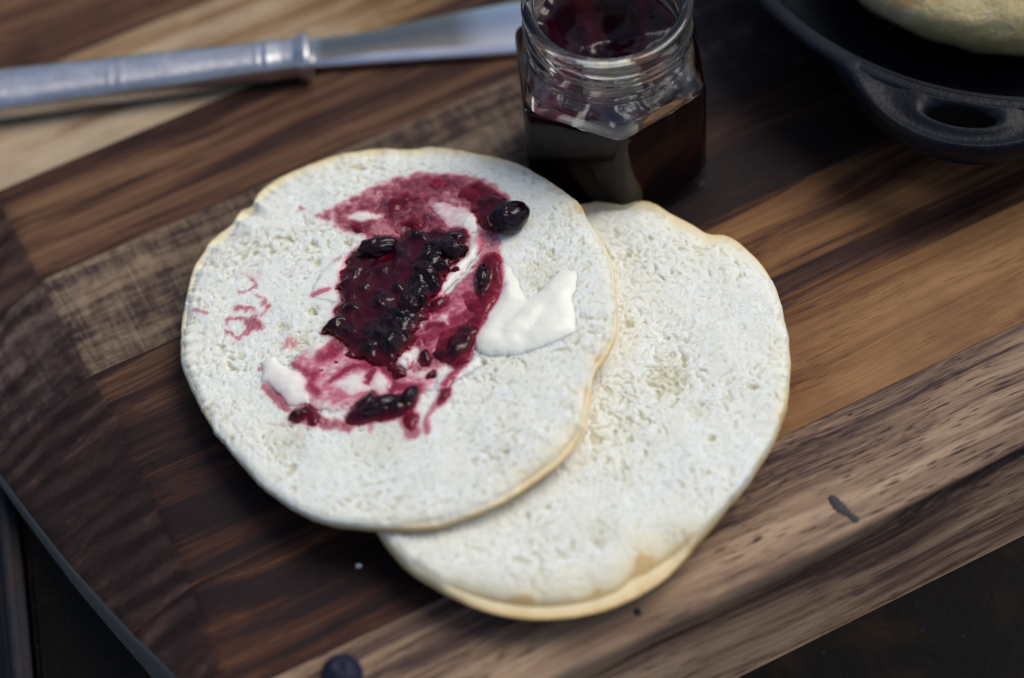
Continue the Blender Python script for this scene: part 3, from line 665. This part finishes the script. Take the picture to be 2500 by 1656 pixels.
Bn.l(Bn.bump(nj2, .10, .3, Bn.bump(nj, .25, .6)), b.inputs['Normal'])
q0 = toA(c4([(700, 900)]))[0]
kb = sstep(.05, .7, HB)
bs = field_mesh('butter_smear', HB > .02, (BASE-.14)*(1-kb)+flat*kb+HB, flat-.4, m_but, None, {'mixed': MIX})
tag(bs, 'white butter smeared across the left bun half and streaked pink with jam', 'butter')
jm = HJ > .04
kj = sstep(.05, .8, HJ+HB)
jtop = (BASE-.14)*(1-kj)+flat*kj+HB*.85+HJ-.06*(1-kj)
js = field_mesh('jam', jm, jtop, flat-.2, m_jam, None, {'thick': np.clip(HJ/3.2, 0, 1)})
tag(js, 'glossy dark red berry jam heaped on the butter of the left bun half', 'jam')

# whole berries: one standing clear of the jam, several bedded in it
def berry(name, ctr, rad, mat, parent=None, seed=1, wr=.1, tip=0, rz=0, attrs_thick=1.0, sub=40, crown=False):
    th_ = np.linspace(0.001, pi-.001, sub); ph = np.linspace(0, 2*pi, sub*2, endpoint=False)
    T, Pp = np.meshgrid(th_, ph, indexing='ij')
    x = np.sin(T)*np.cos(Pp); y = np.sin(T)*np.sin(Pp); z = np.cos(T)
    d = 1+wr*(fbm(x*1.6+z, y*1.6+seed, 3, seed)+.5*fbm(z*2.5+x, y*2.5, 2, seed+4))
    if tip: d = d*(1+tip*np.clip(x, 0, 1)**4)
    if crown:
        d = d*(1-.16*np.exp(-((T-.0)/.28)**2))+.05*np.exp(-((T-.36)/.07)**2)*(1+.6*np.cos(5*Pp))
    X, Y, Z = x*d*rad[0], y*d*rad[1], z*d*rad[2]
    c_, s_ = cos(rz), sin(rz); V = np.stack([X*c_-Y*s_, X*s_+Y*c_, Z], -1).reshape(-1, 3)
    return mesh(name, V, gridfaces(sub, sub*2, True, True), mat, parent, attrs={'thick': np.full(T.shape, attrs_thick)}, loc=ctr)
cx, cy = ap(1243, 553)[:2]
lone = berry('berry', (cx-.1, cy+.6, float(zplane(PA, cx, cy))+2.6), (4.6, 4.1, 3.4), m_jam, None, 5, .10, .18, radians(25), attrs_thick=.85)
tag(lone, 'round dark glazed berry sitting on the bread clear of the jam', 'berry')
for (p, cv, rad, rz, sd) in [((700, 735), c1, (4.9, 2.7, 2.4), .15, 11), ((1500, 955), c1, (1.7, 3.4, 1.6), -.1, 15), ((1080, 930), c1, (2.6, 3.0, 2.4), .3, 17), ((950, 1180), c1, (3.2, 2.6, 2.6), .9, 19), ((1280, 760), c1, (2.6, 2.2, 2.3), .2, 23), ((1300, 760), c3, (4.6, 1.9, 1.9), .35, 29), ((1610, 650), c3, (2.6, 1.6, 1.7), .9, 31)]:
    q = toA(cv([p]))[0]; i = int((q[0]-RX0)/RS); j = int((q[1]-RY0)/RS)
    berry('berry', (q[0], q[1], float(flat[j, i])+1.7), rad, m_jam, js, sd, .13, 0, rz, .74)

# torn flakes along the far rims
for root_, pl, cc_, pts_ in ((halfB, PB, cB, []), (halfA, PA, cA, [(455, 742, .5)])):
    for px, py, r in pts_:
        q = at_plane(px, py, *pl)
        berry('crumb_flake', (q[0]-cc_[0], q[1]-cc_[1], q[2]-.1), (r, r*.65, r*.5), m_crumb, root_, int(px), .55, 0, px*.3, 0.0, 14)

# loose blueberry at the near edge
m_blue, t, b = newmat('blueberry_skin'); Bn = NB(t)
nb = Bn.noise(Bn.coord((.3, .3, .3)), 1, 4, .6)
Bn.l(Bn.ramp(nb, [(.3, (.006, .008, .022)), (.7, (.012, .018, .042))]), b.inputs['Base Color']); b.inputs['Roughness'].default_value = .6; b.inputs['Specular IOR Level'].default_value = .25
bb = berry('blueberry', (*at(834, 1648, 4.3)[:2], 4.2), (4.6, 4.6, 4.2), m_blue, None, 41, .03, 0, .5, crown=True)
tag(bb, 'dark blue berry lying on the board at the near edge of the photo', 'blueberry')
# small crumbs that fell on the board
ncr = 0
for (px, py, r, lb) in [(877, 1382, .75, 'tiny white bread crumb on the dark wood below the left bun half'), (1695, 489, .0, '')]:
    if r <= 0: continue
    q = at(px, py, .4)
    ob = berry('bread_crumb', (q[0], q[1], .45), (r, r*.7, .5), m_crumb, None, 61+ncr, .5, sub=12); tag(ob, lb, 'crumb'); ncr += 1

# ------------------------------------------------------------------ jar
m_glass, t, b = newmat('clear_glass'); b.inputs['Base Color'].default_value = (.93, .96, .97, 1); b.inputs['Roughness'].default_value = 0.0
b.inputs['Transmission Weight'].default_value = 1; b.inputs['IOR'].default_value = 1.47
JX, JY = 29.4, 51.3
jar = empty('jam_jar', (JX, JY, 0)); tag(jar, 'open six sided glass jar of dark berry jam with a threaded neck', 'jar')
NJ = 192; pj = np.linspace(0, 2*pi, NJ, endpoint=False)
def hexr(R, p=18, off=radians(0)):
    ap_ = R*cos(pi/6)
    s = 0
    for k in range(6): s = s+np.clip(np.cos(pj-radians(60*k)-off), 0, 1)**p
    return ap_/s**(1/p)
# corner towards the camera: flats' normals at 0, 60, ... degrees put a corner at -90+... ; corners lie at 30+60k
RH = 24.6
hx = hexr(RH, 60)
def ring(t, rc, z, k=1.0): return (hx*k*(1-t)+rc*t, np.full(NJ, float(z)))
prof = []
for z, k in [(0.5, .86), (.1, .90), (.0, .93), (.35, .965), (1.0, .985), (2.2, 1.0), (4, 1.0), (12, 1.0), (24, 1.0), (33, 1.0), (35, .995)]:
    prof.append(ring(0, 0, z, k))
for z, t_, rc, k in [(36.3, 0, 0, .975), (37.2, .05, 19.5, .945), (38.2, .25, 19.6, .93), (39.4, .55, 19.4, .92), (40.4, .82, 19.2, .92), (41.2, .97, 18.9, .92)]:
    prof.append(ring(t_, rc, z, k))
def neck_r(z):
    r = np.full(NJ, 18.5)
    r = r+.85*np.exp(-((z-42.9)/.55)**2)                     # bead under the thread
    for start in (radians(-140), radians(20), radians(150)):  # interrupted threads
        a = (pj-start) % (2*pi); span = radians(205)
        zc = 50.6-4.6*a/span*1.0
        env = sstep(0, .22, a)*(1-sstep(span-.25, span, a))
        r = r+1.15*env*np.exp(-(np.abs(z-zc)/.75)**2.4)
    return r
for z in np.arange(41.8, 53.4, .28): prof.append((neck_r(z), np.full(NJ, z)))
for r, z in [(18.7, 53.6), (19.4, 54.0), (19.65, 54.7), (19.55, 55.4), (19.1, 55.85), (18.3, 56.0), (17.4, 55.9), (16.9, 55.5), (16.6, 54.8), (16.5, 53.5), (16.5, 48), (16.5, 44), (16.7, 41.5)]:
    prof.append((np.full(NJ, r), np.full(NJ, z)))
hin = hexr(RH-2.4, 26)
for z, t_, rc in [(39.2, .7, 17.5), (37.5, .35, 18.5), (36, .08, 19), (33, 0, 0), (20, 0, 0), (6, 0, 0), (3.6, 0, 0)]:
    prof.append((hin*(1-t_)+rc*t_, np.full(NJ, float(z))))
for k, z in [(.95, 2.9), (.8, 2.5), (.4, 2.8), (.02, 3.2)]: prof.append((hin*k, np.full(NJ, z)))
Rj = np.array([r for r, z in prof]); Zj = np.array([z for r, z in prof])
# close the base outside
Rj = np.concatenate([[hx*.02, hx*.5, hx*.8], Rj]); Zj = np.concatenate([[np.full(NJ, 1.2), np.full(NJ, 1.0), np.full(NJ, .7)], Zj])
V = np.stack([Rj*np.cos(pj), Rj*np.sin(pj), Zj], -1).reshape(-1, 3)
F = gridfaces(len(Rj), NJ, True).tolist()
go = mesh('glass', V, F, m_glass, jar)
m_body = m_glass.copy(); m_body.name = 'pressed_glass_wall'; m_body.node_tree.nodes['Principled BSDF'].inputs['IOR'].default_value = 1.24
go.data.materials.append(m_body)
mi = np.zeros(len(F), np.int32); mi[:NJ*13] = 1; go.data.polygons.foreach_set('material_index', mi)
# contents
m_jj, t, b = newmat('jar_jam'); Bn = NB(t)
nj = Bn.noise(Bn.coord((.10, .10, .10)), 1, 4, .6, .4); nj2 = Bn.noise(Bn.coord((.5, .5, .5)), 1, 3, .6)
Bn.l(Bn.ramp(nj, [(.42, (.004, .001, .002)), (.58, (.012, .002, .003)), (.75, (.045, .004, .006))]), b.inputs['Base Color'])
b.inputs['Roughness'].default_value = .6; b.inputs['Specular IOR Level'].default_value = .05
rows = []
for k in (.02, .5, .9, 1.0): rows.append((hin*k*1.002+.02*k, np.full(NJ, 2.9 if k < 1 else 3.6)))
xx = np.cos(pj); yy = np.sin(pj)
walls = [(3.6, 0, 0), (6, 0, 0), (20, 0, 0), (33, 0, 0), (36, .08, 19), (37.5, .35, 18.5), (39.2, .7, 17.5), (41.5, 1, 16.75), (44, 1, 16.5), (54, 1, 16.5)]
WZ = np.array([w_[0] for w_ in walls]); WR = np.array([hin*(1-w_[1])+w_[2]*w_[1] for w_ in walls])
def rin(z): return np.array([np.interp(z[k], WZ, WR[:, k]) for k in range(NJ)])+.08
# the jam has been spooned from the front: low there, left high against the back wall
lip = 33.2+16*sstep(-.15, .85, yy*.8-xx*.30+.20*fbm(xx*1.5, yy*1.5, 2, 7))+.9*fbm(xx*3, yy*3, 3, 9)
for z in (6, 20, 33, 36, 37.5, 39.2, 41.5, 44):
    zz = np.minimum(float(z), lip); rows.append((rin(zz), zz))
rows.append((rin(lip), lip)); re_ = rin(lip)-.05
rows.append((re_, lip+.02))
for s_ in np.linspace(.97, .02, 34):
    X = xx*re_*s_; Y = yy*re_*s_
    bowl = 34.5+2.0*fbm(X*.07, Y*.07, 2, 12)+.8*fbm(X*.20, Y*.20, 2, 15)
    wgt = sstep(.40, 1.0, s_+.10*fbm(X*.15, Y*.15, 2, 18))
    rows.append((re_*s_, np.minimum(bowl*(1-wgt)+(lip-.3)*wgt, 52)))
Rr = np.array([r for r, z in rows]); Zr = np.array([z for r, z in rows])
V = np.stack([Rr*np.cos(pj), Rr*np.sin(pj), Zr], -1).reshape(-1, 3)
jc = mesh('jam_contents', V, gridfaces(len(Rr), NJ, True), m_jj, jar)
jc.data.materials.append(m_jam)
mi = np.zeros(len(jc.data.polygons), np.int32); mi[NJ*12:] = 1
jc.data.polygons.foreach_set('material_index', mi)
ta = jc.data.attributes.new('thick', 'FLOAT', 'POINT'); ta.data.foreach_set('value', np.clip(.62+.38*fbm(V[:, 0]*.12, V[:, 1]*.12, 2, 33), .2, 1).astype(np.float32))

# ------------------------------------------------------------------ knife
m_pew, t, b = newmat('worn_silver'); Bn = NB(t)
n1 = Bn.noise(Bn.coord((.06, .25, .25)), 1, 4, .6); n2 = Bn.noise(Bn.coord((.5, .5, .5)), 1, 3, .6)
Bn.l(Bn.ramp(n1, [(.3, (.46, .46, .49)), (.7, (.68, .68, .70))]), b.inputs['Base Color']); b.inputs['Metallic'].default_value = 1
Bn.l(Bn.ramp(n2, [(.3, .30), (.7, .42)]), b.inputs['Roughness']); Bn.l(Bn.bump(n2, .15, .3), b.inputs['Normal'])
m_steel, t, b = newmat('polished_steel'); Bn = NB(t)
b.inputs['Metallic'].default_value = 1; Bn.l(Bn.mix((.74, .75, .78), (.30, .28, .24), Bn.attr('cheek')), b.inputs['Base Color'])  # cheek colour darkened to stand in for a dark reflection
n1 = Bn.noise(Bn.coord((.05, .05, .05)), 1, 4, .6); Bn.l(Bn.ramp(n1, [(.3, .08), (.7, .22)]), b.inputs['Roughness'])
kn = empty('butter_knife', (-43, 89.5, 0)); tag(kn, 'old silver handled table knife lying across the back of the board', 'knife')
def kprof(x):     # half width, half height along the handle
    ks = [(-175, 4.6, 3.4), (-172, 6.6, 4.6), (-165, 7.2, 4.9), (-150, 7.0, 4.8), (-121, 6.6, 4.7), (-94, 6.0, 4.4), (-93, 6.08, 4.46), (-92, 5.95, 4.4), (-90, 6.08, 4.46), (-89, 5.9, 4.4), (-86, 5.85, 4.35), (-57, 5.1, 4.2), (-56, 5.25, 4.3), (-55, 5.1, 4.2), (-53.6, 5.35, 4.42), (-52.6, 5.2, 4.3), (-50, 4.9, 4.1), (-47, 5.0, 4.2), (-45.6, 5.7, 4.7), (-44.2, 6.2, 5.0), (-43, 5.9, 4.9), (-42.6, 4.2, 3.0)]
    a = np.array(ks); return np.interp(x, a[:, 0], a[:, 1]), np.interp(x, a[:, 0], a[:, 2])
xs = np.unique(np.concatenate([np.linspace(-175, -42.6, 80), np.linspace(-95, -85, 30), np.linspace(-58, -42.6, 50)]))
na = 40; aa = np.linspace(0, 2*pi, na, endpoint=False); V = []
for x in xs:
    w_, h_ = kprof(x); p = 2.9
    yc = 87.4+ (x+121)*.026
    for a in aa:
        q = (abs(cos(a))**p+abs(sin(a))**p)**(-1/p)
        V.append((x+43, yc-89.5+w_*q*cos(a), 4.9+h_*q*sin(a)))
n0 = len(xs); F = gridfaces(n0, na, True).tolist(); F.append(tuple(range(na-1, -1, -1))); F.append(tuple(range((n0-1)*na, n0*na)))
mesh('handle', V, F, m_pew, kn)
# blade: flat cheek, bevelled near edge, rounded tip behind the jar
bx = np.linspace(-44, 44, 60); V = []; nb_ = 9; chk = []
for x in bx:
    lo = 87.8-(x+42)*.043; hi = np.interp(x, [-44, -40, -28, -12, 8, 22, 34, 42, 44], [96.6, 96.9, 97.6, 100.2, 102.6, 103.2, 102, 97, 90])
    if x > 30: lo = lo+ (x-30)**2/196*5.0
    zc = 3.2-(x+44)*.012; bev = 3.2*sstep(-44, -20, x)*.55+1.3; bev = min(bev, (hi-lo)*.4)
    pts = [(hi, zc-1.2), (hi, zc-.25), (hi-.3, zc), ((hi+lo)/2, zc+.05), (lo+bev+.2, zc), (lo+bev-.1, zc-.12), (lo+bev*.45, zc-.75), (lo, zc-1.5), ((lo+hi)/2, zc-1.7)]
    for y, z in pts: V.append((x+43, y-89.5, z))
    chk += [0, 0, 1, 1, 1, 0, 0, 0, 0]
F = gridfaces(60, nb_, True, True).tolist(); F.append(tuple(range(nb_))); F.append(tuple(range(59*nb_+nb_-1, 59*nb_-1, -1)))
bl = mesh('blade', V, F, m_steel, kn, attrs={'cheek': [c_*float(np.interp(V[i_][0], [0, 3, 36, 44, 60], [.3, 1, 1, .3, .1])) for i_, c_ in enumerate(chk)]})  # painted reflection eases off towards the tip for a brighter sheen

# ------------------------------------------------------------------ cast iron pan and the bun in it
m_iron, t, b = newmat('seasoned_cast_iron'); Bn = NB(t)
n1 = Bn.noise(Bn.coord((.8, .8, .8)), 1, 4, .6); n2 = Bn.noise(Bn.coord((.06, .06, .06)), 1, 5, .65)
c = Bn.mix((.004, .005, .008), (.011, .013, .020), Bn.ramp(n2, [(.4, 0.0), (.7, 1.0)]))
c = Bn.mix(c, (.10, .11, .13), Bn.ramp(n1, [(.68, 0.0), (.8, .5)]))
Bn.l(c, b.inputs['Base Color']); b.inputs['Roughness'].default_value = .38; b.inputs['Specular IOR Level'].default_value = .16
Bn.l(Bn.bump(n1, .35, .5), b.inputs['Normal'])
PX, PY = 137.0, 105.9
pan = empty('cast_iron_pan', (PX, PY, 0)); tag(pan, 'black cast iron pan with an oval holed tab handle holding a bun', 'pan')
npn = 160; pp = np.linspace(0, 2*pi, npn, endpoint=False)
pr = [(.5, .6), (55, .6), (61, .9), (64.5, 2.6), (67.5, 8), (70.5, 16), (72.6, 22), (74.0, 24.2), (76.6, 25.2), (77.7, 26.4), (77.6, 27.5), (76.9, 28.0), (74.2, 28.1), (73.5, 27.7), (72.6, 26), (70, 18), (66.5, 9), (63.5, 6), (60, 4.9), (30, 4.6), (.5, 4.6)]
Rp = np.array([p[0] for p in pr])[:, None]+0*pp; Zp = np.array([p[1] for p in pr])[:, None]+0*pp
V = np.stack([Rp*np.cos(pp), Rp*np.sin(pp), Zp], -1).reshape(-1, 3)
mesh('pan_body', V, gridfaces(len(pr), npn, True), m_iron, pan)
d2 = np.array([110-137, 30.8-105.9]); d2 /= np.hypot(*d2); t2 = np.array([-d2[1], d2[0]])
# tab outline in (tangential, radial) mm about the hole centre (−1.3, 80)
tc_, rc_ = -1.3, 80.3
inner = [(t_, math.sqrt(74.4**2-(t_-1.3)**2)-80.3) for t_ in (30, 24, 16, 8, 0, -8, -16, -24, -30)]
out = smooth_closed([(-31.5, -10.5), (-28.5, -7.5), (-25, -3.0), (-19.5, 2.6), (-12, 6.6), (-4, 8.4), (4, 8.4), (12, 6.6), (19.5, 2.6), (25, -3.0), (28.5, -7.5), (31.5, -10.5)]+inner, 0, 2)
nt_ = 160; ph = np.linspace(-pi, pi, nt_, endpoint=False); ro = polar(out, (0, 0), nt_)
rh = 1/np.sqrt((np.cos(ph)/8.0)**2+(np.sin(ph)/2.7)**2)
rows = []
for q, dz in [(0, -7), (0, -3), (.0, -1.2), (.05, -.35), (.12, .05), (.2, .1), (.32, -.35), (.5, -.7), (.66, -.6), (.8, -.1), (.9, .15), (.96, -.1), (1.0, -.8), (1.03, -2.2), (1.02, -4.5), (.95, -6.5), (.7, -7), (.0, -7)]:
    r = rh*(.98 if dz == -7 and q == 0 else 1)+(ro-rh)*q
    z = 28.2+dz-.17*np.clip(r*np.sin(ph)+5.5, 0, 14)
    rows.append((r, z))
V = []
for r, z in rows:
    for k in range(nt_):
        tt = r[k]*cos(ph[k])+tc_; rr = r[k]*sin(ph[k])+rc_
        p = d2*rr+t2*tt; V.append((p[0], p[1], z[k]))
mesh('tab_handle', V, gridfaces(len(rows), nt_, True, False), m_iron, pan)
bpy.context.view_layer.update()

m_bun, t, b = newmat('floury_crust'); Bn = NB(t)
n1 = Bn.noise(Bn.coord((.045, .045, .045)), 1, 4, .6, .6); n2 = Bn.noise(Bn.coord((.35, .6, .35)), 1, 4, .65); n3 = Bn.noise(Bn.coord((1.2, 1.2, 1.2)), 1, 3, .6)
tcn = Bn.n('ShaderNodeTexCoord'); sp = Bn.n('ShaderNodeSeparateXYZ'); Bn.l(tcn.outputs['Object'], sp.inputs[0])
top_ = Bn.math('MULTIPLY_ADD', sp.outputs[2], 1000/30., -.55)
c = Bn.ramp(Bn.math('ADD', Bn.math('MULTIPLY', n1, .8), Bn.math('MULTIPLY', top_, .62)), [(.28, (.50, .36, .13)), (.5, (.62, .50, .24)), (.64, (.50, .30, .11)), (.82, (.36, .17, .06))])
c = Bn.mix(c, (.72, .65, .46), Bn.ramp(n2, [(.52, 0.0), (.7, .5)]))
Bn.l(c, b.inputs['Base Color']); b.inputs['Roughness'].default_value = .8
Bn.l(Bn.bump(n2, .5, 1.5, Bn.bump(n3, .4, .4)), b.inputs['Normal'])
th_ = np.linspace(.002, pi-.002, 60); ph = np.linspace(0, 2*pi, 140, endpoint=False)
T, Pp = np.meshgrid(th_, ph, indexing='ij')
x = np.sin(T)**.8*np.cos(Pp); y = np.sin(T)**.8*np.sin(Pp); z = np.cos(T)
dd = 1+.035*fbm(x*2, y*2+z, 3, 88)
X = x*dd*46.5; Y = y*dd*46; Z = np.sign(z)*np.abs(z)**.9*15.5*dd+15.6+1.2*fbm(x*4, y*4, 3, 90)
Z = np.maximum(Z, .1)
bun = mesh('baked_bun', np.stack([X, Y, Z], -1).reshape(-1, 3), gridfaces(60, 140, True, True), m_bun, None, loc=(133.5, 101, 4.9))
tag(bun, 'whole floury golden bun sitting in the black pan', 'bun')
